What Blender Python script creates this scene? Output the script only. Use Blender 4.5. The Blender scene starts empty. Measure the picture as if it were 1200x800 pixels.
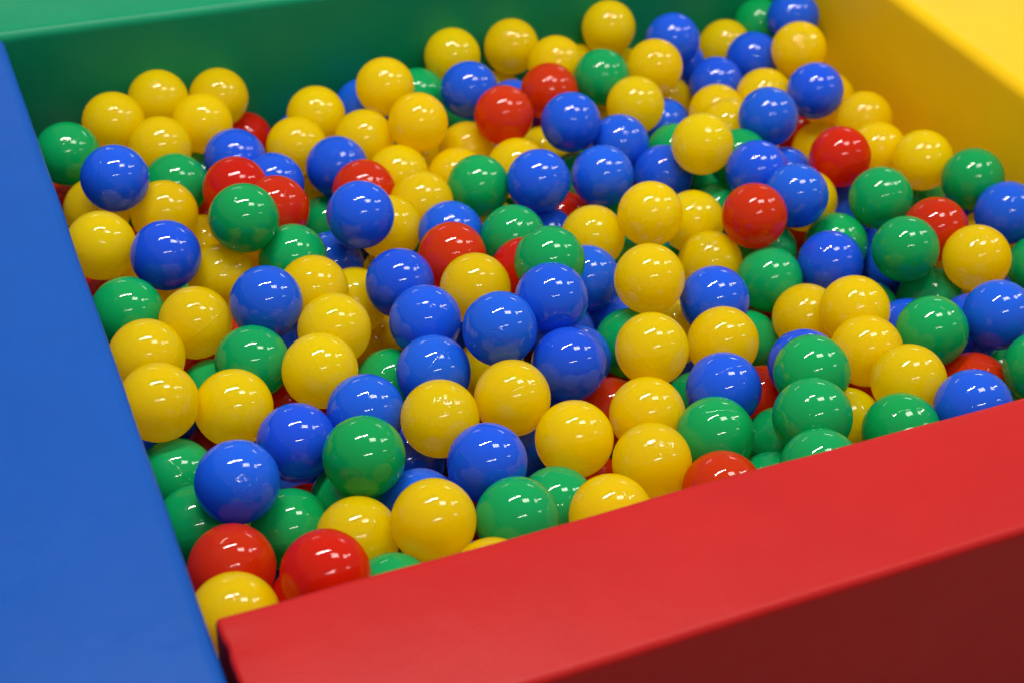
import bpy, bmesh, math, random
from mathutils import Vector, Matrix, Euler, noise

S = bpy.context.scene
# ------------------------------------------------------------------ camera
HC = 0.77                      # camera height above the tops of the foam walls
WT = 0.32                      # height of the foam walls
cam_d = bpy.data.cameras.new("camera"); cam = bpy.data.objects.new("camera", cam_d)
S.collection.objects.link(cam)
R3 = Matrix(((0.915927, 0.204865, -0.345121), (-0.397264, 0.585099, -0.706994), (0.057092, 0.784659, 0.617293)))
cam.matrix_world = Matrix.Translation((0, 0, WT + HC)) @ R3.to_4x4()
cam_d.sensor_width = 36.0; cam_d.lens = 52.0549
cam_d.clip_start = 0.02; cam_d.clip_end = 200
cam_d.dof.use_dof = True; cam_d.dof.focus_distance = 1.33; cam_d.dof.aperture_fstop = 4.5
S.camera = cam

# ------------------------------------------------------------------ world, lamps, exposure
W = bpy.data.worlds.new("World"); S.world = W; W.use_nodes = True
bg = W.node_tree.nodes["Background"]
bg.inputs[0].default_value = (1.0, 0.97, 0.93, 1); bg.inputs[1].default_value = 0.235
S.cycles.max_bounces = 20; S.cycles.diffuse_bounces = 12; S.cycles.transmission_bounces = 16; S.cycles.glossy_bounces = 6
S.view_settings.view_transform = 'Standard'; S.view_settings.look = 'None'
S.view_settings.exposure = 0.0; S.view_settings.gamma = 1.0

def lamp(name, loc, sx, sy, power, rot=0.0, col=(1.0, 0.97, 0.90)):
    d = bpy.data.lights.new(name, 'AREA'); d.shape = 'RECTANGLE'; d.size = sx; d.size_y = sy
    d.energy = power; d.color = col
    o = bpy.data.objects.new(name, d); S.collection.objects.link(o)
    o.location = loc; o.rotation_euler = (0, 0, rot)
    return o
LZ = WT + 2.0                  # ceiling height: fluorescent tubes and square panels
lamp("fluorescent_tube", (0.25, 1.34, LZ), 1.22, 0.065, 38)
lamp("fluorescent_tube", (0.20, -0.95, LZ), 1.22, 0.08, 15)
lamp("fluorescent_tube", (3.50, -0.90, LZ), 1.22, 0.25, 9)
lamp("fluorescent_tube", (3.60, 1.15, LZ), 1.50, 0.12, 15, rot=math.radians(20))
lamp("light_panel", (1.15, 0.76, LZ), 0.66, 0.36, 14)
lamp("light_panel", (2.50, 0.73, LZ), 0.50, 0.42, 9)
lamp("fluorescent_tube", (0.6, 6.2, LZ), 1.22, 0.4, 14)
lamp("light_panel", (4.3, 4.8, LZ), 1.22, 0.6, 26)

# ------------------------------------------------------------------ materials
def new_mat(name):
    m = bpy.data.materials.new(name); m.use_nodes = True
    nt = m.node_tree; return m, nt, nt.nodes["Principled BSDF"]

def ball_mat(name, col, sss, rad, sc, thru, tcol):
    m, nt, b = new_mat(name); N = nt.nodes; L = nt.links
    info = N.new("ShaderNodeObjectInfo"); tc = N.new("ShaderNodeTexCoord")
    off = N.new("ShaderNodeVectorMath"); off.operation = 'MULTIPLY_ADD'
    cmb = N.new("ShaderNodeCombineXYZ")
    for k in range(3): L.new(info.outputs["Random"], cmb.inputs[k])
    L.new(cmb.outputs[0], off.inputs[0]); off.inputs[1].default_value = (7.3, 11.1, 5.7)
    L.new(tc.outputs["Object"], off.inputs[2])
    # every ball a slightly different batch of plastic
    hsv = N.new("ShaderNodeHueSaturation"); hsv.inputs["Color"].default_value = (*col, 1)
    mr = N.new("ShaderNodeMapRange"); mr.inputs[3].default_value = 0.94; mr.inputs[4].default_value = 1.05
    L.new(info.outputs["Random"], mr.inputs[0]); L.new(mr.outputs[0], hsv.inputs["Value"])
    mr2 = N.new("ShaderNodeMapRange"); mr2.inputs[3].default_value = 0.496; mr2.inputs[4].default_value = 0.505
    wn = N.new("ShaderNodeTexWhiteNoise"); wn.noise_dimensions = '1D'; L.new(info.outputs["Random"], wn.inputs["W"])
    L.new(wn.outputs["Value"], mr2.inputs[0]); L.new(mr2.outputs[0], hsv.inputs["Hue"])
    L.new(hsv.outputs[0], b.inputs["Base Color"])
    b.inputs["Subsurface Weight"].default_value = sss
    b.inputs["Subsurface Radius"].default_value = rad; b.inputs["Subsurface Scale"].default_value = sc
    # handling wear: greasy patches change the gloss, fine scratches and a slightly wavy blown surface
    n1 = N.new("ShaderNodeTexNoise"); n1.inputs["Scale"].default_value = 55; n1.inputs["Detail"].default_value = 5
    L.new(off.outputs[0], n1.inputs["Vector"])
    r1 = N.new("ShaderNodeMapRange"); r1.inputs[1].default_value = 0.35; r1.inputs[2].default_value = 0.75
    r1.inputs[3].default_value = 0.02; r1.inputs[4].default_value = 0.06
    L.new(n1.outputs["Fac"], r1.inputs[0])
    nd = N.new("ShaderNodeTexNoise"); nd.inputs["Scale"].default_value = 26; nd.inputs["Detail"].default_value = 9; nd.inputs["Roughness"].default_value = 0.7
    L.new(off.outputs[0], nd.inputs["Vector"])
    rd = N.new("ShaderNodeMapRange"); rd.inputs[1].default_value = 0.56; rd.inputs[2].default_value = 0.70; rd.inputs[3].default_value = 0.0; rd.inputs[4].default_value = 0.09
    L.new(nd.outputs["Fac"], rd.inputs[0])
    ad = N.new("ShaderNodeMath"); ad.operation = 'ADD'; L.new(r1.outputs[0], ad.inputs[0]); L.new(rd.outputs[0], ad.inputs[1])
    L.new(ad.outputs[0], b.inputs["Roughness"])
    n2 = N.new("ShaderNodeTexNoise"); n2.inputs["Scale"].default_value = 38; n2.inputs["Detail"].default_value = 2
    L.new(off.outputs[0], n2.inputs["Vector"])
    bp = N.new("ShaderNodeBump"); bp.inputs["Strength"].default_value = 0.10; bp.inputs["Distance"].default_value = 0.0004
    L.new(n2.outputs["Fac"], bp.inputs["Height"])
    n3 = N.new("ShaderNodeTexNoise"); n3.inputs["Scale"].default_value = 420; n3.inputs["Detail"].default_value = 3
    mp = N.new("ShaderNodeMapping"); mp.inputs["Scale"].default_value = (1, 0.12, 0.5)
    L.new(off.outputs[0], mp.inputs["Vector"]); L.new(mp.outputs[0], n3.inputs["Vector"])
    rp = N.new("ShaderNodeMapRange"); rp.inputs[1].default_value = 0.62; rp.inputs[2].default_value = 0.72
    L.new(n3.outputs["Fac"], rp.inputs[0])
    bp2 = N.new("ShaderNodeBump"); bp2.inputs["Strength"].default_value = 0.06; bp2.inputs["Distance"].default_value = 0.0003
    L.new(rp.outputs[0], bp2.inputs["Height"]); L.new(bp.outputs[0], bp2.inputs["Normal"])
    L.new(bp2.outputs[0], b.inputs["Normal"])
    b.inputs["IOR"].default_value = 1.5
    b.inputs["Specular IOR Level"].default_value = 0.5 / (1 - 0.45 * thru)
    # the hollow thin wall lets some light through the ball
    tr = N.new("ShaderNodeBsdfTranslucent"); tr.inputs["Color"].default_value = (*tcol, 1)
    mx = N.new("ShaderNodeMixShader"); mx.inputs[0].default_value = thru
    L.new(b.outputs[0], mx.inputs[1]); L.new(tr.outputs[0], mx.inputs[2])
    L.new(mx.outputs[0], N["Material Output"].inputs["Surface"])
    return m

MB = {'yellow': ball_mat("yellow_plastic", (0.99, 0.755, 0.001), 0.25, (1, .55, .05), 0.010, 0.54, (1.0, 0.77, 0.003)),
      'blue':   ball_mat("blue_plastic",   (0.012, 0.112, 0.80), 0.2, (.2, .4, 1), 0.008, 0.2, (0.015, 0.09, 0.85)),
      'green':  ball_mat("green_plastic",  (0.005, 0.42, 0.115), 0.2, (.2, 1, .4), 0.008, 0.3, (0.01, 0.62, 0.13)),
      'red':    ball_mat("red_plastic",    (0.66, 0.028, 0.003), 0.3, (1, .12, .04), 0.012, 0.42, (1.0, 0.11, 0.006))}

def vinyl(name, col, rough=0.42):
    m, nt, b = new_mat(name); N = nt.nodes; L = nt.links
    tc = N.new("ShaderNodeTexCoord")
    n1 = N.new("ShaderNodeTexNoise"); n1.inputs["Scale"].default_value = 14; n1.inputs["Detail"].default_value = 6
    L.new(tc.outputs["Object"], n1.inputs["Vector"])
    mr = N.new("ShaderNodeMapRange"); mr.inputs[3].default_value = 0.90; mr.inputs[4].default_value = 1.08
    L.new(n1.outputs["Fac"], mr.inputs[0])
    hsv = N.new("ShaderNodeHueSaturation"); hsv.inputs["Color"].default_value = (*col, 1)
    L.new(mr.outputs[0], hsv.inputs["Value"]); L.new(hsv.outputs[0], b.inputs["Base Color"])
    r1 = N.new("ShaderNodeMapRange"); r1.inputs[3].default_value = rough - .07; r1.inputs[4].default_value = rough + .07
    n4 = N.new("ShaderNodeTexNoise"); n4.inputs["Scale"].default_value = 40; n4.inputs["Detail"].default_value = 6
    L.new(tc.outputs["Object"], n4.inputs["Vector"]); L.new(n4.outputs["Fac"], r1.inputs[0]); L.new(r1.outputs[0], b.inputs["Roughness"])
    # leather grain of the coated cloth over slow ripples of the foam
    v = N.new("ShaderNodeTexVoronoi"); v.inputs["Scale"].default_value = 900; L.new(tc.outputs["Object"], v.inputs["Vector"])
    b1 = N.new("ShaderNodeBump"); b1.inputs["Strength"].default_value = 0.25; b1.inputs["Distance"].default_value = 0.0004
    L.new(v.outputs["Distance"], b1.inputs["Height"])
    n2 = N.new("ShaderNodeTexNoise"); n2.inputs["Scale"].default_value = 30; n2.inputs["Detail"].default_value = 3
    L.new(tc.outputs["Object"], n2.inputs["Vector"])
    b2 = N.new("ShaderNodeBump"); b2.inputs["Strength"].default_value = 0.25; b2.inputs["Distance"].default_value = 0.002
    L.new(n2.outputs["Fac"], b2.inputs["Height"]); L.new(b1.outputs[0], b2.inputs["Normal"])
    L.new(b2.outputs[0], b.inputs["Normal"])
    b.inputs["Specular IOR Level"].default_value = 0.19
    return m
V = {'red': vinyl("red_vinyl", (0.46, 0.010, 0.010)), 'blue': vinyl("blue_vinyl", (0.003, 0.075, 0.39)),
     'green': vinyl("green_vinyl", (0.0025, 0.245, 0.112)), 'yellow': vinyl("yellow_vinyl", (0.82, 0.50, 0.003))}

def plain(name, col, rough):
    m, nt, b = new_mat(name); N = nt.nodes; L = nt.links
    n1 = N.new("ShaderNodeTexNoise"); n1.inputs["Scale"].default_value = 9; n1.inputs["Detail"].default_value = 8
    mr = N.new("ShaderNodeMapRange"); mr.inputs[3].default_value = 0.85; mr.inputs[4].default_value = 1.1
    L.new(n1.outputs["Fac"], mr.inputs[0])
    hsv = N.new("ShaderNodeHueSaturation"); hsv.inputs["Color"].default_value = (*col, 1)
    L.new(mr.outputs[0], hsv.inputs["Value"]); L.new(hsv.outputs[0], b.inputs["Base Color"])
    b.inputs["Roughness"].default_value = rough
    return m

def link(name, me, mat, parent=None):
    me.materials.append(mat)
    o = bpy.data.objects.new(name, me); S.collection.objects.link(o)
    if parent: o.parent = parent
    return o
def tag(o, label, cat, group=None):
    o["label"] = label; o["category"] = cat
    if group: o["group"] = group

# ------------------------------------------------------------------ setting
def sheet(name, x0, y0, x1, y1, z, mat):
    me = bpy.data.meshes.new(name)
    me.from_pydata([(x0, y0, z), (x1, y0, z), (x1, y1, z), (x0, y1, z)], [], [(0, 1, 2, 3)])
    o = link(name, me, mat); o["kind"] = "structure"; return o
sheet("floor", -6, -6, 8, 9, 0.0, plain("floor_covering", (0.22, 0.21, 0.19), 0.5))

# ------------------------------------------------------------------ foam walls
XB, XY, YF, YB = 0.1170, 1.1558, 0.6753, 1.5662      # inner faces: blue, yellow, red, green
def foam_block(name, x0, y0, x1, y1, along, mat, rad=0.009, seed=0, tilt=0.0, dent=None, erad=None):
    """Vinyl covered foam bar: rounded section lofted along its length, faces slightly pillowed and uneven."""
    wid = (y1 - y0) if along == 'x' else (x1 - x0)
    length = (x1 - x0) if along == 'x' else (y1 - y0)
    z0, z1 = 0.004, WT
    def section(ins):
        a0, a1, c0, c1 = ins, wid - ins, z0 + ins, z1 - ins
        r = max(rad - ins * 0.3, 0.002); pts = []
        corners = [(a1 - r, c1 - r, 0), (a0 + r, c1 - r, 90), (a0 + r, c0 + r, 180), (a1 - r, c0 + r, 270)]
        for ci, (cx, cz, st) in enumerate(corners):
            for k in range(7):
                t = math.radians(st + 15 * k); pts.append((cx + r * math.cos(t), cz + r * math.sin(t)))
            nx_, nz_, nst = corners[(ci + 1) % 4]
            ex, ez = pts[-1]; t = math.radians(nst); sx, sz = nx_ + r * math.cos(t), nz_ + r * math.sin(t)
            M = 14
            for k in range(1, M):
                u = k / M; u = 0.5 - 0.5 * math.cos(math.pi * u)
                pts.append((ex + (sx - ex) * u, ez + (sz - ez) * u))
        return pts
    # (distance along, inset): the ends round over
    er = erad or rad
    ends = [(er * (1 - math.cos(math.radians(15 * k))), er * (1 - math.sin(math.radians(15 * k)))) for k in range(7)]
    n = max(12, int(length / 0.02))
    mid = [(er + (length - 2 * er) * k / n, 0.0) for k in range(1, n)]
    stations = ends + mid + [(length - s, i) for s, i in reversed(ends)]
    bm = bmesh.new(); rings = []
    for s, ins in stations:
        ring = []
        for a, z in section(ins):
            p = Vector((x0 + s, y0 + a, z)) if along == 'x' else Vector((x0 + a, y0 + s, z))
            fu = (a / wid - .5) * 2; fz = ((z - z0) / (z1 - z0) - .5) * 2
            q = p * 7 + Vector((seed * 3.1, seed * 1.7, 0)); w = noise.noise(q) * 0.0011 + noise.noise(q * 3.3) * 0.0004
            out = Vector((0, 0, 0))
            if z > z1 - rad * 1.2: out.z += w + 0.0020 * (1 - fu * fu)
            side = Vector((0, 1, 0)) if along == 'x' else Vector((1, 0, 0))
            if abs(fu) > 0.9: out += side * (w + 0.0015 * (1 - fz * fz)) * (1 if fu > 0 else -1)
            if tilt and fu < 0: out += side * tilt * (WT - z) / WT
            p += out
            if dent: p += dent(p)
            ring.append(bm.verts.new(p))
        rings.append(ring)
    m = len(rings[0])
    for r0, r1 in zip(rings, rings[1:]):
        for k in range(m):
            bm.faces.new((r0[k], r0[(k + 1) % m], r1[(k + 1) % m], r1[k]))
    bm.faces.new(list(reversed(rings[0]))); bm.faces.new(rings[-1])
    bmesh.ops.recalc_face_normals(bm, faces=bm.faces[:])
    for f_ in bm.faces: f_.smooth = len(f_.verts) == 4
    me = bpy.data.meshes.new(name); bm.to_mesh(me); bm.free()
    return link(name, me, mat)

def cord(name, pts, r, mat, parent=None, seg=8):
    bm = bmesh.new(); rings = []
    for i, p in enumerate(pts):
        p = Vector(p); d = (Vector(pts[min(i + 1, len(pts) - 1)]) - Vector(pts[max(i - 1, 0)])).normalized()
        a = d.orthogonal().normalized(); b_ = d.cross(a)
        rings.append([bm.verts.new(p + (a * math.cos(2 * math.pi * k / seg) + b_ * math.sin(2 * math.pi * k / seg)) * r) for k in range(seg)])
    for r0, r1 in zip(rings, rings[1:]):
        for k in range(seg): bm.faces.new((r0[k], r0[(k + 1) % seg], r1[(k + 1) % seg], r1[k]))
    bm.faces.new(list(reversed(rings[0]))); bm.faces.new(rings[-1])
    bmesh.ops.recalc_face_normals(bm, faces=bm.faces[:])
    for f_ in bm.faces: f_.smooth = True
    me = bpy.data.meshes.new(name); bm.to_mesh(me); bm.free()
    return link(name, me, mat, parent)

g = "foam walls enclosing the ball pit"
TW = 0.129
blue = foam_block("foam_wall", XB - TW - 0.018, 0.10, XB, YB - 0.002, 'y', V['blue'], rad=0.010, seed=1)
tag(blue, "blue vinyl foam wall along the left side of the ball pit", "foam wall", g)
green = foam_block("foam_wall", XB - TW - 0.25, YB, XY + 0.20, YB + TW, 'x', V['green'], rad=0.010, seed=2, tilt=0.024)
tag(green, "green vinyl foam wall along the back of the ball pit", "foam wall", g)
yellow = foam_block("foam_wall", XY, YF - TW, XY + 0.17, YB - 0.002, 'y', V['yellow'], rad=0.012, seed=3)
tag(yellow, "yellow vinyl foam wall along the right side of the ball pit", "foam wall", g)
RX = 0.122                      # free end of the red wall, a finger's width from the blue one
def fold(p):
    e = math.exp(-max(0, p.x - RX) / 0.010); w = math.exp(-((p.y - 0.645) / 0.006) ** 2)
    return Vector((0.0022 * e * w + 0.004 * e * max(0, (0.640 - p.y)) / 0.1, 0, -0.0025 * e * w if p.z > WT - 0.03 else 0))
red = foam_block("foam_wall", RX, YF - TW, XY - 0.002, YF, 'x', V['red'], rad=0.006, seed=4, dent=fold, erad=0.004)
tag(red, "red vinyl foam wall across the front of the ball pit", "foam wall", g)

# ------------------------------------------------------------------ balls
BR = 0.035
def ball_mesh(name, emblem):
    rows = []
    th = 0.0
    if emblem:
        rows += [0.02 * k for k in range(1, 22)]; th = 0.42
    else: rows += [0.07 * k for k in range(1, 7)]; th = 0.42
    half = math.pi / 2
    k = 1
    while th + 0.068 * k < half - 0.07: rows.append(th + 0.068 * k); k += 1
    se = [0.055, 0.038, 0.026, 0.017, 0.010, 0.004]
    rows += [half - s for s in se] + [half + s for s in reversed(se)]
    low = [0.068 * k for k in range(1, 22) if 0.068 * k < half - 0.07]
    rows += [math.pi - t for t in reversed(low)]
    n = 96 if emblem else 64
    rnd = random.Random(4)
    marks = [(rnd.uniform(0, 2 * math.pi), rnd.uniform(0.19, 0.26), rnd.uniform(.03, .07)) for _ in range(26)]
    marks += [(rnd.uniform(0, 2 * math.pi), rnd.uniform(0.03, 0.13), rnd.uniform(.12, .3)) for _ in range(7)]
    def rad(t, p):
        h = 0.00016 * math.exp(-((t - half) / 0.011) ** 2)
        if emblem and t < 0.45:
            h += 0.0002 * math.exp(-((t - 0.345) / 0.016) ** 2) + 0.00012 * math.exp(-((t - 0.155) / 0.014) ** 2)
            h += 0.0002 * math.exp(-(t / 0.035) ** 2)
            for mp, mt, mw in marks:
                dp = abs((p - mp + math.pi) % (2 * math.pi) - math.pi)
                h += 0.0002 * math.exp(-((t - mt) / 0.022) ** 2 - (dp / mw) ** 2)
        return BR + h
    bm = bmesh.new()
    top = bm.verts.new((0, 0, rad(0, 0))); bot = bm.verts.new((0, 0, -BR)); rings = []
    for t in rows:
        rings.append([bm.verts.new((rad(t, 2 * math.pi * k / n) * math.sin(t) * math.cos(2 * math.pi * k / n),
                                    rad(t, 2 * math.pi * k / n) * math.sin(t) * math.sin(2 * math.pi * k / n),
                                    rad(t, 2 * math.pi * k / n) * math.cos(t))) for k in range(n)])
    for k in range(n):
        bm.faces.new((top, rings[0][k], rings[0][(k + 1) % n])); bm.faces.new((bot, rings[-1][(k + 1) % n], rings[-1][k]))
    for r0, r1 in zip(rings, rings[1:]):
        for k in range(n): bm.faces.new((r0[k], r1[k], r1[(k + 1) % n], r0[(k + 1) % n]))
    for f_ in bm.faces: f_.smooth = True
    me = bpy.data.meshes.new(name); bm.to_mesh(me); bm.free(); return me
proto = {}
for c_ in MB:
    for emb in (False, True):
        me = ball_mesh("pit_ball", emb); me.materials.append(MB[c_])
        proto[(c_[0], emb)] = bpy.data.objects.new("pit_ball", me)
CAT = {'y': 'yellow', 'b': 'blue', 'g': 'green', 'r': 'red'}
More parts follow.
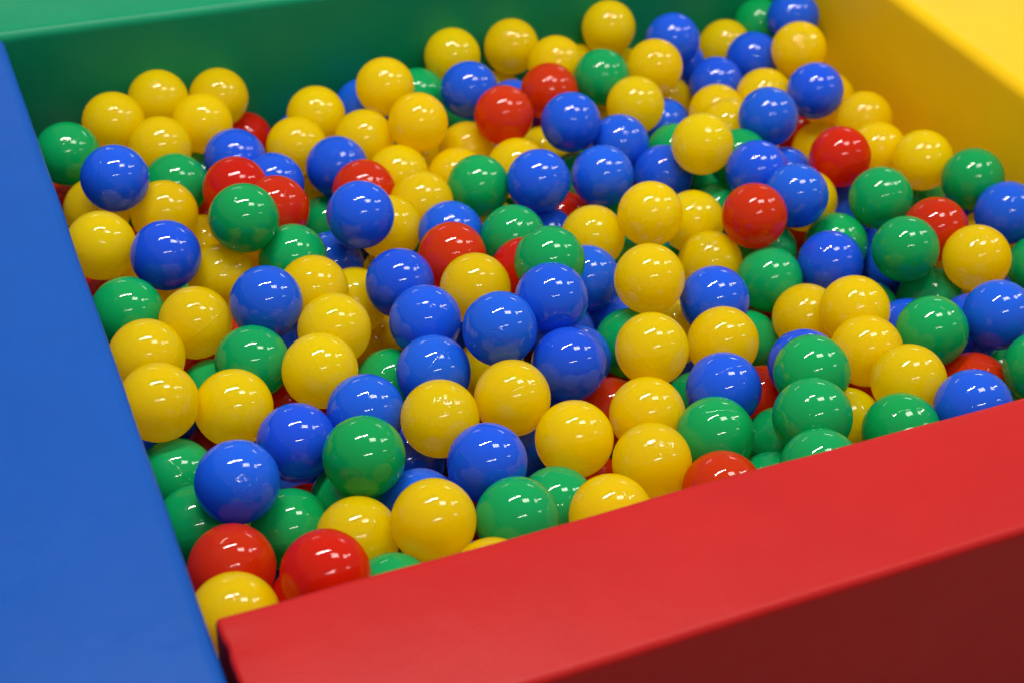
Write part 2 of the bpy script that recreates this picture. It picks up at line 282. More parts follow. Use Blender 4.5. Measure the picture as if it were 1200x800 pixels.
# colour, centre in mm, seam axis in thousandths, embossed, label
BALLS = [
('g',1546,14502,2276,(273,-755,-596),0,'partly covered green ball against blue wall in back left corner of pit'),
('y',2175,15164,2192,(-753,555,353),0,'yellow ball against green wall in back left corner of pit, right of green ball'),
('y',2762,15512,2202,(-368,874,318),0,'yellow ball in back left corner of pit, left of yellow ball, touching no blue ball'),
('y',3472,15512,2113,(-475,839,-266),0,'yellow ball against green wall in back left corner of pit, behind red ball'),
('y',3138,14965,2125,(-339,-816,469),0,'partly covered yellow ball 20% across and 17% down the photo, in front of yellow ball'),
('y',2570,14604,2114,(-121,663,-739),0,'yellow ball in back left corner of pit, between blue and yellow balls, behind green ball'),
('b',1864,13405,2556,(843,-507,180),0,'fully visible blue ball, left of green ball, touching no blue ball'),
('g',2581,13952,2005,(103,-724,682),0,'green ball in back left corner of pit, left of green ball'),
('b',3347,14350,1957,(336,591,734),0,'partly covered blue ball one sixth across from blue wall five sixths back from red wall'),
('r',3106,13382,2192,(-417,323,849),0,'red ball two thirds back from red wall, behind red ball'),
('g',2921,12314,2531,(781,-625,18),0,'fully visible green ball, touching no blue ball'),
('y',1695,13815,1952,(-581,-614,-534),0,'mostly hidden yellow ball against blue wall in back left corner of pit'),
('y',2319,13340,2070,(612,94,785),0,'partly covered yellow ball one sixth across and two thirds back, right of yellow ball'),
('g',1878,14393,1603,(898,262,353),0,'green ball in back left corner of pit, touching no blue ball'),
('r',1520,14927,1324,(-118,605,-787),0,'red ball against blue wall five sixths back from red wall'),
('r',1717,15512,1654,(-226,130,965),0,'red ball against blue wall, touching no yellow ball'),
('g',3073,14793,1450,(-532,-751,-392),0,'green ball in back left corner of pit, right of green ball'),
('r',3750,15512,1471,(585,-142,799),0,'mostly hidden red ball against green wall'),
('r',3381,12794,2250,(-774,467,428),0,'red ball one sixth across from blue wall and two thirds back, left of yellow ball'),
('b',3609,13740,1939,(-757,82,649),0,'mostly hidden blue ball one sixth across from blue wall five sixths back from red wall'),
('y',4106,14463,1921,(34,388,921),0,'partly covered yellow ball five sixths back from red wall, between red and blue balls'),
('y',4511,15001,1971,(317,-324,-891),0,'yellow ball a third across five sixths back, left of blue ball, touching no red ball'),
('b',5218,15366,1770,(925,-281,-255),0,'blue ball against green wall a third across from blue wall'),
('y',5337,14889,2277,(-84,519,-851),0,'partly covered yellow ball a third across and five sixths back, left of green ball'),
('y',4883,14322,1951,(-491,-781,385),0,'partly covered yellow ball a third across and five sixths back, in front of blue ball'),
('y',5445,14046,2231,(49,999,-6),0,'fully visible yellow ball five sixths back from red wall, right of yellow ball'),
('g',5900,15241,1869,(-838,539,-86),0,'mostly hidden green ball against green wall, in front of yellow ball'),
('b',6313,14602,2220,(-536,-378,755),0,'partly covered blue ball midway across between blue and yellow walls and five sixths back'),
('y',6454,15512,2200,(578,680,-451),0,'yellow ball against green wall midway across between blue and yellow walls, behind green ball'),
('y',7261,15512,2212,(-609,788,-92),0,'fully visible yellow ball against green wall, touching no green ball'),
('y',7104,15512,1510,(-638,-113,-761),0,'barely showing yellow ball against green wall midway across between blue and yellow walls'),
('b',7030,14853,1729,(134,796,-590),0,'barely showing blue ball midway across between blue and yellow walls and five sixths back'),
('r',7267,14361,2166,(902,-421,97),0,'partly covered red ball two thirds across from blue wall'),
('r',6428,13819,2280,(-965,-256,55),0,'fully visible red ball midway across between blue and yellow walls'),
('y',7624,14950,2195,(-407,-658,-634),0,'yellow ball two thirds across from blue wall and five sixths back, behind red ball'),
('y',8264,15512,1705,(-458,-877,-147),0,'barely showing yellow ball 57% across and 7% down the photo, right of yellow ball'),
('y',8594,15435,2318,(338,766,546),0,'fully visible yellow ball against green wall, behind green ball'),
('y',9014,15512,1532,(975,126,-181),0,'yellow ball against green wall in back right corner of pit, right of green ball'),
('g',7983,14376,2241,(795,-445,412),0,'partly covered green ball two thirds across from blue wall five sixths back from red wall'),
('y',8719,14378,2264,(-431,160,-888),0,'partly covered yellow ball two thirds across from blue wall five sixths back, behind yellow ball'),
('y',8117,13712,2186,(676,-119,-727),0,'partly covered yellow ball two thirds across from blue wall five sixths back, behind blue ball'),
('b',7092,13394,2305,(910,415,25),0,'fully visible blue ball midway across between blue and yellow walls, in front of red ball'),
('b',7680,13228,1999,(-975,-57,-214),0,'blue ball two thirds across from blue wall, between two blue balls'),
('b',7056,12450,2140,(572,629,-527),0,'blue ball midway across between blue and yellow walls, behind yellow ball, right of green ball'),
('b',7950,12612,1886,(-354,-343,-870),0,'partly covered blue ball two thirds back from red wall, behind yellow ball'),
('b',6251,12434,2240,(-647,-101,756),0,'blue ball midway across between blue and yellow walls and two thirds back, behind blue ball'),
('g',5697,12797,2065,(803,-492,335),0,'partly covered green ball midway across between blue and yellow walls, touching no red ball'),
('y',6356,13214,1926,(-209,978,-23),0,'yellow ball midway across and two thirds back from red wall, in front of red ball'),
('y',6086,14066,1721,(376,-701,-607),0,'mostly hidden yellow ball midway across between blue and yellow walls, left of red ball'),
('y',7118,14043,1500,(361,-686,631),0,'mostly hidden yellow ball midway across between blue and yellow walls, right of red ball'),
('y',5724,13469,1770,(-813,345,-468),0,'yellow ball midway across between blue and yellow walls and two thirds back, behind yellow ball'),
('y',5045,13620,1845,(835,-140,532),0,'yellow ball five sixths back from red wall, right of red ball, touching no blue ball'),
('y',5021,12799,1986,(-817,251,-520),0,'partly covered yellow ball two thirds back, left of green ball, beneath yellow ball'),
('y',4516,12438,1991,(-837,42,-545),0,'yellow ball 39% across and 33% down the photo, right of blue ball'),
('r',4497,13210,1990,(257,728,636),0,'red ball a third across from blue wall and two thirds back from red wall'),
('b',4396,13861,1944,(-55,-860,-507),0,'partly covered blue ball a third across from blue wall five sixths back from red wall'),
('y',4185,14401,1128,(-87,-939,333),0,'barely showing yellow ball a third across from blue wall, behind green ball'),
('g',4241,13719,1276,(-237,-249,939),0,'green ball a third across from blue wall and five sixths back from red wall'),
('b',4089,12131,2441,(546,181,-818),0,'fully visible blue ball a third across from blue wall two thirds back from red wall'),
('g',3364,12153,2049,(311,346,-885),0,'partly covered green ball one sixth across from blue wall two thirds back from red wall'),
('y',3434,13099,1621,(456,222,-862),0,'barely showing yellow ball one sixth across and two thirds back, in front of green ball'),
('b',3867,12447,1661,(72,-742,667),0,'blue ball a third across from blue wall, in front of green ball, beneath yellow ball'),
('y',2641,12261,1891,(496,-678,-543),0,'partly covered yellow ball one sixth across and two thirds back, left of blue ball'),
('y',2726,13417,1506,(66,-154,986),0,'mostly hidden yellow ball one sixth across from blue wall, right of blue ball'),
('y',1550,12722,2234,(755,-288,589),0,'partly covered yellow ball against blue wall two thirds back from red wall'),
('b',2099,12245,2306,(-911,139,388),0,'blue ball one sixth across from blue wall and two thirds back, behind green ball'),
('y',1974,12752,1678,(-193,-767,611),0,'barely showing yellow ball two thirds back from red wall, right of green ball'),
('r',1529,13113,1276,(864,90,-495),0,'red ball against blue wall two thirds back from red wall'),
('g',1579,11689,2117,(597,-775,208),0,'partly covered green ball against blue wall midway between red and green walls'),
('y',2149,11310,2134,(-464,378,801),0,'partly covered yellow ball midway between red and green walls, behind red ball'),
('b',2809,11158,2324,(299,-100,949),0,'blue ball one sixth across and midway back, behind blue ball, right of yellow ball'),
('r',2721,11835,1341,(-419,671,-612),0,'red ball one sixth across from blue wall, between yellow and blue balls, behind green ball'),
('y',1598,10906,2170,(603,137,-786),0,'yellow ball against blue wall midway between red and green walls, behind yellow ball'),
('y',1523,10023,2357,(-829,-133,543),0,'yellow ball against blue wall a third back from red wall, behind green ball'),
('g',2502,10584,2105,(588,-90,-804),0,'green ball one sixth across from blue wall and midway back, behind red ball'),
('y',2167,9991,2130,(932,114,343),0,'yellow ball one sixth across from blue wall and a third back, right of yellow ball'),
('g',2189,10891,1559,(460,243,-854),0,'green ball 20% across and 55% down the photo, in front of red ball'),
('y',3023,10156,2199,(937,51,346),0,'yellow ball one sixth across from blue wall and a third back, left of green ball'),
('b',2553,9354,2140,(789,490,-371),0,'blue ball one sixth across from blue wall, behind blue ball, left of green ball'),
('b',1890,8799,2381,(52,-832,553),1,'blue ball embossed with round mark in front left corner of pit'),
('g',1545,9658,1778,(843,431,320),0,'green ball against blue wall, behind green ball'),
('g',1552,8976,1819,(-109,520,847),0,'green ball against blue wall one sixth back from red wall'),
('b',1739,11312,779,(-478,577,662),0,'blue ball against blue wall, beneath yellow ball'),
('r',2158,10758,872,(-475,840,264),0,'red ball one sixth across from blue wall and midway back, right of blue ball'),
('r',2855,10621,1500,(-235,-919,317),0,'barely showing red ball, behind blue ball, right of yellow ball'),
('r',2085,11579,1480,(283,-303,-910),0,'red ball one sixth across from blue wall and midway back, touching no blue ball'),
('g',2902,8958,1680,(831,-435,-348),0,'green ball one sixth back from red wall, between red and blue balls'),
('r',2626,9337,1161,(773,578,259),0,'red ball one sixth across from blue wall and a third back, left of green ball'),
('b',2563,10025,1047,(-189,269,-945),0,'blue ball, behind green ball, touching no yellow ball'),
('g',2283,8664,1822,(71,-508,-859),0,'partly covered green ball in front left corner of pit, behind red ball'),
('r',1666,8201,2055,(-318,948,5),0,'red ball against blue wall in front left corner of pit, behind yellow ball'),
('y',1520,7551,2204,(-948,314,53),0,'yellow ball against blue wall one sixth back from red wall'),
('r',2244,7556,2407,(-286,794,-536),0,'partly covered red ball in front left corner of pit, right of red ball'),
('r',2176,7821,1763,(133,699,-702),0,'red ball in front left corner of pit, beneath red ball'),
('b',2045,8580,1169,(-564,-811,-153),0,'blue ball in front left corner of pit, left of red ball'),
('y',2716,8187,2025,(756,-149,638),0,'yellow ball in front left corner of pit, beneath yellow ball'),
('g',2964,8746,2373,(-582,-803,129),1,'green ball embossed with round mark'),
('b',3242,9512,2152,(976,-211,-47),0,'blue ball one sixth across from blue wall a third back, in front of green ball'),
('g',3775,10331,1686,(-796,-316,-516),0,'mostly hidden green ball a third across from blue wall a third back from red wall'),
('b',4020,9846,2145,(-521,776,356),0,'partly covered blue ball a third across from blue wall, right of green ball'),
('y',3803,9129,2233,(25,-358,933),1,'yellow ball embossed with round mark a third back from red wall'),
('b',4188,10505,2224,(436,783,444),0,'partly covered blue ball a third across from blue wall midway back, left of yellow ball'),
('b',4194,11234,2166,(-704,-708,-53),0,'blue ball a third across from blue wall and midway back, left of red ball'),
('y',3360,10767,2140,(-726,219,-652),0,'partly covered yellow ball midway between red and green walls, touching no green ball'),
('y',3373,11473,2113,(-311,-861,-403),0,'partly covered yellow ball 31% across and 41% down the photo, in front of green ball'),
('y',3878,11707,1689,(-585,-691,-425),0,'mostly hidden yellow ball 35% across and 43% down the photo, in front of blue ball'),
('y',4140,11787,1044,(-914,-396,93),0,'yellow ball a third across from blue wall and midway back, behind green ball'),
('y',4551,12473,1292,(874,465,-145),0,'barely showing yellow ball a third across and two thirds back, left of blue ball'),
('g',5155,12822,1233,(412,-391,823),0,'green ball a third across from blue wall and two thirds back, left of red ball'),
('r',4841,11450,2209,(334,-823,459),0,'partly covered red ball a third across from blue wall'),
('b',5080,12078,2027,(281,-925,-258),0,'blue ball a third across from blue wall and two thirds back, left of green ball'),
('y',4815,10772,2275,(-210,-855,-473),0,'partly covered yellow ball a third across from blue wall midway between red and green walls'),
('g',5641,11711,2091,(-849,454,269),0,'green ball at centre of pit, between red and green balls'),
('r',5497,11086,2116,(907,-136,398),0,'mostly hidden red ball at centre of pit, left of green ball'),
('g',5529,10615,2543,(66,227,-972),0,'green ball at centre of pit, between green and yellow balls'),
('b',5270,10012,2569,(524,-468,712),0,'partly covered blue ball, touching no yellow ball'),
('b',6177,10991,1923,(-870,-349,347),0,'partly covered blue ball midway across between blue and yellow walls and midway back'),
('g',5559,11239,1436,(896,342,282),0,'green ball at centre of pit, touching no yellow ball'),
('b',6329,12297,1558,(-380,696,609),0,'blue ball at centre of pit, left of red ball, beneath green ball'),
('r',6775,12805,1378,(-470,-41,-882),0,'red ball midway across and two thirds back from red wall, in front of green ball'),
('g',7199,13348,1503,(962,266,-62),0,'barely showing green ball, behind red ball, right of blue ball'),
('y',6567,11653,1933,(559,606,-566),0,'partly covered yellow ball midway across between blue and yellow walls and midway back'),
('y',7089,11389,2288,(-498,-515,-698),0,'fully visible yellow ball at centre of pit, right of yellow ball'),
('y',6445,10206,2396,(163,783,-600),0,'fully visible yellow ball at centre of pit, in front of green ball'),
('g',7098,11582,1484,(129,382,-915),0,'barely showing green ball 61% across and 36% down the photo, right of yellow ball'),
('g',7370,12457,1502,(125,-669,732),0,'barely showing green ball 60% across and 30% down the photo, in front of blue ball'),
('y',7809,11644,1876,(-652,110,750),0,'yellow ball two thirds across, in front of blue ball, left of red ball'),
('y',7659,10964,1805,(-224,-934,-277),0,'yellow ball at centre of pit, in front of yellow ball, left of red ball'),
('r',8080,10905,2361,(952,-105,287),0,'fully visible red ball two thirds across from blue wall'),
('b',8728,11107,2359,(-824,109,556),0,'partly covered blue ball, between red and green balls'),
('b',8637,11761,2301,(19,994,-108),0,'blue ball two thirds across, in front of blue ball, right of yellow ball'),
('b',9403,12268,1781,(-464,-721,514),0,'blue ball two thirds back from red wall, between blue and red balls'),
('y',8213,12297,2430,(-53,910,412),0,'fully visible yellow ball two thirds across from blue wall two thirds back from red wall'),
('g',8405,13136,1800,(776,605,-180),0,'mostly hidden green ball two thirds back from red wall, left of yellow ball'),
('g',8950,13078,1335,(164,651,-741),0,'green ball five sixths across from blue wall and two thirds back, behind yellow ball'),
('g',8384,11979,1659,(681,569,461),0,'green ball two thirds across from blue wall and midway back, right of green ball'),
('g',8783,12357,2092,(-171,257,-951),0,'green ball two thirds across from blue wall, behind green ball, left of blue ball'),
('y',9284,13694,1896,(97,-985,145),0,'mostly hidden yellow ball five sixths across, behind yellow ball, in front of blue ball'),
('y',9081,13127,2020,(-378,217,900),0,'yellow ball five sixths across and two thirds back, behind green ball, left of blue ball'),
('b',9291,12635,2405,(-512,362,-779),0,'blue ball five sixths across from blue wall, between yellow and red balls'),
('y',9961,13712,2001,(-998,-55,3),0,'mostly hidden yellow ball, behind blue ball, in front of blue ball, right of blue ball'),
('b',9607,14285,1933,(259,-965,-35),0,'partly covered blue ball in back right corner of pit, left of blue ball'),
('b',10328,14608,2020,(100,992,-82),0,'blue ball in back right corner of pit, in front of green ball'),
('y',10302,15266,1888,(469,-867,-166),0,'yellow ball against green wall in back right corner of pit, behind blue ball'),
('b',9211,14836,2337,(-345,544,-765),0,'blue ball in back right corner of pit, behind blue ball, touching no green ball'),
('b',9540,15130,1792,(-406,280,870),0,'blue ball in back right corner of pit, left of blue ball, beneath blue ball'),
('g',10967,15512,1998,(639,507,-578),0,'green ball in back right corner of pit'),
('b',11087,14939,2342,(514,255,819),0,'blue ball against yellow wall in back right corner of pit'),
('y',10659,14113,2350,(286,-821,-493),0,'yellow ball 78% across and 7% down the photo, in front of blue ball'),
('y',11208,14815,1663,(-485,-615,621),0,'yellow ball against yellow wall in back right corner of pit, left of blue ball'),
('b',10342,13212,2273,(349,-535,769),0,'fully visible blue ball five sixths across from blue wall, left of yellow ball'),
('y',10823,13552,1895,(231,-902,364),0,'yellow ball 82% across and 15% down the photo, right of blue ball'),
('y',10806,12752,2037,(-33,-369,-929),0,'partly covered yellow ball two thirds back, behind red ball, right of yellow ball'),
('y',10582,12121,1999,(14,112,-994),0,'partly covered yellow ball five sixths across from blue wall, right of red ball'),
('y',10496,13068,1495,(582,647,-492),0,'yellow ball five sixths across from blue wall, left of red ball'),
('r',9821,11845,2220,(126,-315,-941),0,'fully visible red ball five sixths across from blue wall'),
('y',10738,11498,2202,(-179,671,-720),0,'yellow ball midway between red and green walls, left of green ball, touching no blue ball'),
('g',10941,10853,2289,(309,240,-921),0,'partly covered green ball against yellow wall midway between red and green walls'),
('b',10892,10172,2265,(-259,-825,-502),0,'partly covered blue ball 98% across and 31% down the photo, behind yellow ball'),
('r',10011,10255,2188,(16,342,-940),0,'partly covered red ball a third back from red wall'),
('g',9760,10939,2220,(982,-183,41),0,'fully visible green ball midway between red and green walls, right of blue ball'),
('g',9395,9968,2254,(-167,-290,942),0,'fully visible green ball, in front of green ball'),
('g',9179,10812,1812,(-263,733,627),0,'mostly hidden green ball five sixths across from blue wall midway between red and green walls'),
('b',8732,10305,1993,(-650,644,-404),0,'blue ball two thirds across from blue wall and a third back, right of red ball'),
('b',9771,10515,1584,(937,-132,-322),0,'mostly hidden blue ball midway between red and green walls, behind yellow ball'),
('y',10021,9572,2260,(-803,-543,-244),0,'fully visible yellow ball five sixths across from blue wall a third back from red wall'),
('y',10465,10138,1667,(-577,-711,-402),0,'barely showing yellow ball five sixths across from blue wall, behind blue ball'),
('y',11068,10492,1669,(-92,645,-758),0,'barely showing yellow ball against yellow wall midway between red and green walls'),
('b',11208,11147,1466,(-294,-509,-809),0,'blue ball against yellow wall midway between red and green walls'),
('b',9993,11754,1500,(-739,-528,418),0,'blue ball, in front of red ball, left of green ball, beneath yellow ball'),
('y',9188,11496,1961,(-232,-643,730),0,'yellow ball, behind red ball, touching no yellow ball'),
('r',9234,11467,1263,(534,-425,731),0,'barely showing red ball five sixths across from blue wall midway between red and green walls'),
('g',8415,11048,1736,(-727,551,410),0,'mostly hidden green ball midway between red and green walls, behind green ball'),
('g',8085,10439,1841,(-207,-612,763),0,'partly covered green ball two thirds across from blue wall, in front of red ball'),
('g',7669,10072,1366,(30,977,-209),0,'mostly hidden green ball, behind red ball, in front of red ball'),
('y',8146,9791,1793,(861,-439,256),0,'yellow ball two thirds across from blue wall and a third back, right of red ball'),
('y',8334,9317,2178,(719,-690,-86),0,'partly covered yellow ball two thirds across and a third back, touching no red ball'),
('y',8086,8735,2163,(256,181,950),0,'yellow ball two thirds across from blue wall and one sixth back, behind red ball'),
('y',8077,8076,2300,(-161,-293,943),0,'yellow ball two thirds across from blue wall and one sixth back, left of red ball'),
('g',8839,8724,2216,(761,619,195),0,'green ball two thirds across from blue wall one sixth back, in front of green ball'),
('g',9072,9933,1507,(-250,-812,-528),0,'barely showing green ball five sixths across from blue wall, right of yellow ball'),
('g',9739,9779,1654,(-564,729,-388),0,'green ball five sixths across from blue wall, left of yellow ball, beneath green ball'),
('b',9025,9238,1778,(-773,390,-500),0,'barely showing blue ball five sixths across and a third back, touching no blue ball'),
('b',9733,9090,1773,(-825,-244,510),0,'blue ball five sixths across from blue wall and a third back, behind red ball'),
('b',9570,8646,2290,(-905,-421,66),0,'partly covered blue ball five sixths across from blue wall one sixth back from red wall'),
('g',9502,7893,2220,(-336,-798,-500),0,'green ball in front right corner of pit, right of green ball'),
('r',9138,8281,1765,(853,-281,439),0,'red ball five sixths across from blue wall and one sixth back from red wall'),
('b',8304,7446,2423,(782,-444,438),0,'partly covered blue ball, in front of red ball, touching no blue ball'),
('g',7638,7555,2245,(131,967,218),0,'green ball one sixth back, in front of yellow ball, left of blue ball'),
('y',7519,8140,1879,(-332,-450,-829),0,'mostly hidden yellow ball two thirds across from blue wall one sixth back from red wall'),
('r',8322,8925,1500,(789,-359,-498),0,'red ball two thirds across from blue wall and one sixth back, behind yellow ball'),
('g',6776,7768,2495,(796,-556,239),0,'partly covered green ball, touching no blue ball'),
('g',7126,8320,2474,(-76,166,983),0,'green ball midway across between blue and yellow walls one sixth back, right of blue ball'),
('b',7420,8790,2117,(-500,801,329),0,'blue ball two thirds across from blue wall and one sixth back, behind red ball'),
('g',6820,8146,1843,(-79,-412,-908),0,'mostly hidden green ball midway across between blue and yellow walls, in front of red ball'),
('r',7231,9067,1502,(199,197,-960),0,'red ball two thirds across from blue wall, touching no yellow ball'),
('b',6481,8717,2140,(13,972,235),0,'partly covered blue ball midway across between blue and yellow walls and one sixth back'),
('y',6827,9336,2145,(685,457,-567),0,'partly covered yellow ball midway across, behind blue ball, right of yellow ball'),
('y',6864,10284,1562,(-773,-594,223),0,'barely showing yellow ball midway across between blue and yellow walls and a third back'),
('y',6017,9311,2294,(601,-185,778),0,'yellow ball 64% across and 51% down the photo, in front of yellow ball'),
('b',7096,9966,2141,(-66,-742,667),0,'partly covered blue ball midway across between blue and yellow walls, between yellow and green balls'),
('g',6224,10069,1746,(175,698,695),0,'green ball midway across between blue and yellow walls a third back, right of blue ball'),
('b',5711,10561,1625,(-248,408,879),0,'blue ball midway across between blue and yellow walls and midway back, left of blue ball'),
('b',5545,9915,1837,(769,-164,-618),0,'blue ball midway across, left of green ball, touching no yellow ball'),
('b',5194,9405,2257,(349,810,-471),0,'blue ball 56% across and 53% down the photo, in front of blue ball'),
('b',4636,9773,2551,(-499,-810,308),1,'blue ball embossed with round mark a third across from blue wall'),
('y',4529,9185,2218,(36,-821,-570),0,'yellow ball a third across and a third back, behind blue ball, right of yellow ball'),
('y',4844,10354,1540,(-892,37,-451),0,'yellow ball a third across and a third back, behind yellow ball, right of blue ball'),
('y',4855,8549,2160,(-868,-82,490),0,'yellow ball a third across from blue wall and one sixth back, behind red ball'),
('y',5371,8048,2156,(-12,-281,960),1,'yellow ball embossed with round mark, left of green ball'),
('y',5669,8692,2094,(798,86,-597),0,'partly covered yellow ball midway across and one sixth back from red wall, beneath green ball'),
('r',5624,9241,1663,(179,-817,548),0,'mostly hidden red ball a third back from red wall, behind yellow ball'),
('g',6782,9515,1207,(-617,-638,-460),0,'green ball midway across between blue and yellow walls and a third back, behind green ball'),
('g',6048,8130,2191,(299,944,140),0,'partly covered green ball midway across one sixth back from red wall, right of yellow ball'),
('g',6386,7598,1888,(-307,-894,-327),0,'barely showing green ball, in front of green ball, touching no blue ball'),
('r',5754,7482,2192,(-11,971,-237),0,'mostly hidden red ball, touching no blue ball'),
('g',6466,7164,2502,(-425,663,617),0,'mostly hidden green ball against red wall, right of green ball'),
('y',4677,7482,2267,(939,344,-11),0,'mostly hidden yellow ball a third across from blue wall, right of green ball'),
('g',5445,8908,1074,(641,733,-228),0,'green ball a third across from blue wall and one sixth back, touching no blue ball'),
('r',5069,8495,1496,(92,-973,-211),0,'barely showing red ball a third across from blue wall, left of yellow ball'),
('g',4464,8040,1930,(-859,-208,-468),0,'mostly hidden green ball a third across from blue wall one sixth back from red wall'),
('g',3942,7740,2249,(576,208,-790),0,'partly covered green ball a third across from blue wall one sixth back from red wall'),
('y',3264,7892,2311,(-313,-194,930),0,'yellow ball in front left corner of pit, between two yellow balls'),
('y',3509,7212,2194,(162,-394,-905),0,'yellow ball against red wall one sixth across from blue wall'),
('g',2784,7509,1997,(639,733,-235),0,'green ball in front left corner of pit, touching no blue ball'),
('b',3983,8470,2217,(637,85,766),0,'partly covered blue ball a third across from blue wall one sixth back from red wall'),
('b',3376,8478,1869,(249,-677,-693),0,'mostly hidden blue ball one sixth across from blue wall one sixth back from red wall'),
('b',3631,9453,1500,(-148,806,-573),0,'mostly hidden blue ball one sixth across from blue wall a third back from red wall'),
('b',4826,9174,1500,(-318,614,-723),0,'blue ball a third across from blue wall and a third back, behind green ball'),
('g',10932,9533,1975,(773,584,-247),0,'mostly hidden green ball 99% across and 39% down the photo, in front of blue ball'),
('b',10905,9703,1296,(66,917,-394),0,'blue ball 98% across and 41% down the photo, behind blue ball'),
('g',10066,8876,1196,(-395,-300,-868),0,'barely showing green ball five sixths across from blue wall one sixth back from red wall'),
('r',10788,13838,1257,(-641,761,105),0,'red ball in back right corner of pit'),
('b',8736,14028,1616,(-908,-363,209),0,'blue ball five sixths back from red wall, beneath green ball'),
('y',9099,14626,1587,(269,-961,-61),0,'yellow ball five sixths across from blue wall five sixths back, in front of yellow ball'),
('y',8142,14380,1499,(424,639,642),0,'barely showing yellow ball two thirds across from blue wall, in front of green ball'),
('g',6413,15424,1429,(-700,709,81),0,'green ball against green wall, in front of blue ball'),
('y',5661,14514,1391,(533,845,-47),0,'barely showing yellow ball midway across between blue and yellow walls, touching no blue ball'),
('g',11089,11831,1373,(-813,570,-119),0,'green ball against yellow wall, left of green ball'),
('r',2943,14106,1426,(-222,-509,832),0,'red ball, in front of red ball, left of green ball'),
('b',3320,12052,1050,(-288,-912,-292),0,'barely showing blue ball one sixth across from blue wall two thirds back from red wall'),
('b',4830,11049,1461,(-933,127,-338),0,'barely showing blue ball 45% across and 50% down the photo, right of blue ball'),
('b',7124,10132,930,(-768,437,-468),0,'blue ball midway across between blue and yellow walls, right of yellow ball, beneath green ball'),
('b',6485,10811,1327,(483,842,-242),0,'blue ball midway across and midway back, behind green ball, right of blue ball'),
('b',10391,11508,975,(-578,178,797),0,'blue ball, right of green ball, touching no yellow ball'),
('g',7586,11872,1084,(-20,982,-189),0,'barely showing green ball 66% across and 36% down the photo, in front of yellow ball'),
('r',8511,10927,991,(313,632,-709),0,'red ball two thirds across, in front of green ball, left of yellow ball'),
('r',3997,8666,1441,(-586,53,-809),0,'red ball 46% across and 77% down the photo, right of yellow ball'),
('r',6334,10258,935,(246,969,-39),0,'red ball at centre of pit, behind red ball'),
('g',6396,13627,1286,(-300,-387,872),0,'green ball midway across between blue and yellow walls five sixths back, right of green ball'),
('b',4670,13743,478,(531,-677,-509),0,'blue ball a third across from blue wall and five sixths back, touching no red ball'),
('r',5945,10993,872,(777,627,53),0,'red ball midway between red and green walls, touching no green ball'),
('b',5232,9683,1244,(614,-789,1),0,'blue ball 54% across and 59% down the photo, right of yellow ball'),
('r',7623,14965,1383,(345,-865,-364),0,'red ball two thirds across from blue wall and five sixths back, behind yellow ball'),
('y',5944,12861,1368,(522,755,-396),0,'yellow ball two thirds back from red wall, touching no yellow ball'),
]
rnd = random.Random(8)
for c_, x, y, z, ax, emb, label in BALLS:
    o = proto[(c_, bool(emb))].copy()
    S.collection.objects.link(o)
    axis = Vector(ax).normalized(); sq = [rnd.uniform(0.988, 1.008) for _ in range(3)]
    o.matrix_world = Matrix.Translation((x / 1e4, y / 1e4, z / 1e4)) @ axis.to_track_quat('Z', 'Y').to_matrix().to_4x4() @ Matrix.Rotation(rnd.uniform(0, 6.28), 4, 'Z') @ Matrix.Diagonal((*sq, 1))
    tag(o, label, "ball", "plastic balls filling the pit")
for p_ in proto.values(): bpy.data.objects.remove(p_)

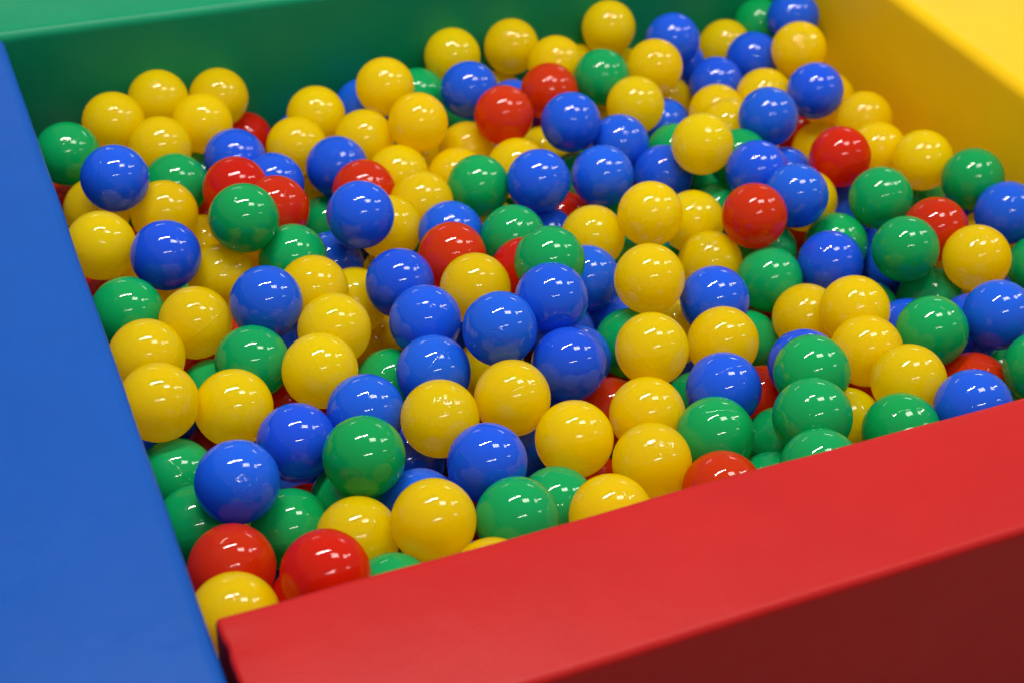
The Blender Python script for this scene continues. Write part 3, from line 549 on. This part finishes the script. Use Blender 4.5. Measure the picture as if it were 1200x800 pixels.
# the layers underneath, which only show as dark depth between the balls above
HID = [
(8374,7113,1770),
(9591,7272,1767),
(10448,7957,1749),
(10822,7281,1789),
(7179,7188,1798),
(11018,8460,1746),
(4118,7222,1743),
(5175,7262,1758),
(8074,7731,1684),
(1554,7133,1650),
(3530,7731,1651),
(5749,7963,1578),
(5843,7174,1508),
(2476,15187,1517),
(2316,7108,1539),
(8727,7679,1466),
(10215,7210,1444),
(5558,12042,1454),
(9959,14565,1381),
(3040,7106,1437),
(9717,13421,1399),
(4729,7689,1381),
(2800,7864,1387),
(4457,15458,1397),
(11058,12533,1408),
(9845,7810,1398),
(11069,7831,1420),
(3211,9982,1353),
(4877,14791,1346),
(7360,7724,1346),
(4220,9897,1358),
(11174,9021,1353),
(2042,13592,1360),
(6414,8372,1323),
(10822,15371,1326),
(4102,7974,1345),
(10278,10875,1277),
(9623,12711,1265),
(1524,7720,1281),
(7891,13311,1271),
(6260,11471,1306),
(7996,11325,1260),
(9912,15421,1280),
(6690,7375,1283),
(6481,14437,1288),
(2923,12605,1292),
(8443,10169,1227),
(9153,8779,1212),
(7914,8281,1250),
(5593,15183,1205),
(9351,14012,1242),
(1749,9268,1212),
(10568,8400,1207),
(7355,10740,1221),
(1535,11947,1252),
(3112,15460,1202),
(7924,7192,1238),
(10439,12253,1214),
(8064,12468,1152),
(7920,9422,1160),
(3335,8344,1157),
(4960,13573,1150),
(3710,7250,1181),
(2472,14562,1178),
(10734,14605,1167),
(11169,7178,1146),
(5934,9714,1144),
(8986,12107,1177),
(4280,10680,1160),
(2173,12328,1159),
(8345,14987,1155),
(3462,10691,1155),
(7236,8402,1191),
(9258,7159,1104),
(8309,13855,1084),
(11188,13194,1098),
(4844,11784,1096),
(1570,14020,1086),
(5731,13735,1102),
(3432,13705,1138),
(5196,7140,1024),
(10175,10094,1023),
(4048,12860,1022),
(8718,8220,1034),
(10052,13963,1049),
(9259,10500,1054),
(8914,9412,1043),
(2374,13009,1049),
(6924,12208,1036),
(4224,9188,1052),
(9269,15089,1034),
(5314,7937,1023),
(3635,14851,1039),
(10994,10525,974),
(6130,8903,983),
(10546,7714,963),
(2150,7856,994),
(7690,14153,1001),
(5428,10442,996),
(7395,12926,972),
(9776,9531,977),
(3329,9048,1011),
(8566,7217,962),
(4424,7198,1002),
(6914,15124,970),
(2565,13717,902),
(3320,13043,914),
(5970,12280,922),
(2151,15452,932),
(9478,8209,952),
(2585,7160,900),
(6004,7803,909),
(8790,14478,956),
(1638,7137,907),
(2882,11003,926),
(9684,12095,931),
(4980,15430,918),
(7062,13676,901),
(4691,8527,866),
(6899,11347,843),
(10099,13138,879),
(2777,8644,844),
(7881,15493,878),
(4996,14277,863),
(7283,7228,855),
(8414,13121,860),
(5538,11668,864),
(6812,8825,840),
(11171,8459,848),
(4716,9966,847),
(5159,11068,845),
(8266,11839,874),
(7598,8885,798),
(6352,12962,811),
(1638,9865,838),
(6184,15004,809),
(4031,15406,807),
(9687,11087,824),
(6104,7104,787),
(9951,7183,791),
(3644,9717,811),
(3543,11326,801),
(3205,7661,821),
(9324,13441,798),
(11186,11405,795),
(10505,9250,799),
(8574,8863,787),
(9577,14502,802),
(7940,10364,735),
(1524,12506,742),
(6685,7923,753),
(8708,15427,741),
(6240,14034,736),
(2327,11706,770),
(7094,14422,735),
(2897,14946,771),
(7809,7711,726),
(10212,14902,740),
(11074,14194,721),
(1568,8237,747),
(8993,12656,760),
(1884,14691,752),
(11204,12194,735),
(3933,8402,746),
(11189,9388,737),
(4879,9204,744),
(10777,12742,774),
(3184,14245,737),
(11187,15042,723),
(5590,13066,735),
(10129,8419,663),
(4636,13088,697),
(4981,12459,661),
(7536,11126,669),
(4556,7847,662),
(3969,13513,662),
(4483,14863,680),
(2208,9073,678),
(1855,13305,675),
(5677,14463,694),
(3859,10403,616),
(3106,10216,624),
(7317,9533,631),
(6381,9593,615),
(8405,9631,628),
(4509,11333,646),
(8925,11397,633),
(9477,9002,630),
(10737,13524,616),
(10597,15485,647),
(3859,12301,600),
(9251,9920,643),
(6230,11676,630),
(7755,13429,603),
(2722,12306,647),
(7617,14870,640),
(8187,14446,606),
(10659,7171,550),
(6856,10654,550),
(10184,10652,588),
(3917,7569,582),
(5550,9454,594),
(5743,8494,546),
(9009,7777,543),
(2971,9509,546),
(7692,12358,551),
(10725,9968,582),
(8198,8277,544),
(11132,7808,571),
(9793,15444,587),
(10184,12464,489),
(3836,14205,513),
(1556,15337,533),
(2034,14008,486),
(8709,13936,508),
(5572,15247,500),
(2652,8019,495),
(7216,8384,491),
(1586,10613,513),
(3366,15413,489),
(10398,14182,482),
(8706,10447,505),
(1566,8971,436),
(5599,7473,439),
(4733,10718,427),
(3812,9029,471),
(5397,13867,467),
(5794,10127,474),
(2728,13116,453),
(2326,10243,426),
(9916,13646,437),
(6928,12624,431),
(2111,12690,380),
(8045,7111,408),
(10062,9785,383),
(2631,14448,363),
(9077,8489,363),
(6697,7187,393),
(2970,11695,382),
(7214,11880,378),
(10000,11630,370),
(1668,7652,384),
(6722,13351,360),
(9205,7119,391),
(3273,13592,405),
(8206,11030,370),
(7265,15414,384),
(4795,7168,388),
(3230,7131,378),
(9175,12078,416),
(9896,7776,392),
(9072,14764,387),
(10621,11293,360),
(4247,9616,369),
(3368,8171,352),
(9601,12889,358),
]
keys = list(MB); tb = bmesh.new()
bmesh.ops.create_uvsphere(tb, u_segments=32, v_segments=20, radius=BR)
tv = [v_.co.copy() for v_ in tb.verts]; tf = [[v_.index for v_ in f_.verts] for f_ in tb.faces]; tb.free()
vs, fs, mi = [], [], []
for k, (x, y, z) in enumerate(HID):
    c0 = Vector((x / 1e4, y / 1e4, z / 1e4)); b0 = len(vs); q = rnd.randrange(4)
    vs += [tuple(v_ + c0) for v_ in tv]; fs += [[b0 + i for i in f_] for f_ in tf]; mi += [q] * len(tf)
me = bpy.data.meshes.new("buried_balls"); me.from_pydata(vs, [], fs)
me.polygons.foreach_set("material_index", mi); me.polygons.foreach_set("use_smooth", [True] * len(fs))
for k in keys: me.materials.append(MB[k])
o = bpy.data.objects.new("buried_balls", me); S.collection.objects.link(o)
o["kind"] = "stuff"; tag(o, "mixed plastic balls buried deep under the visible ones", "balls")
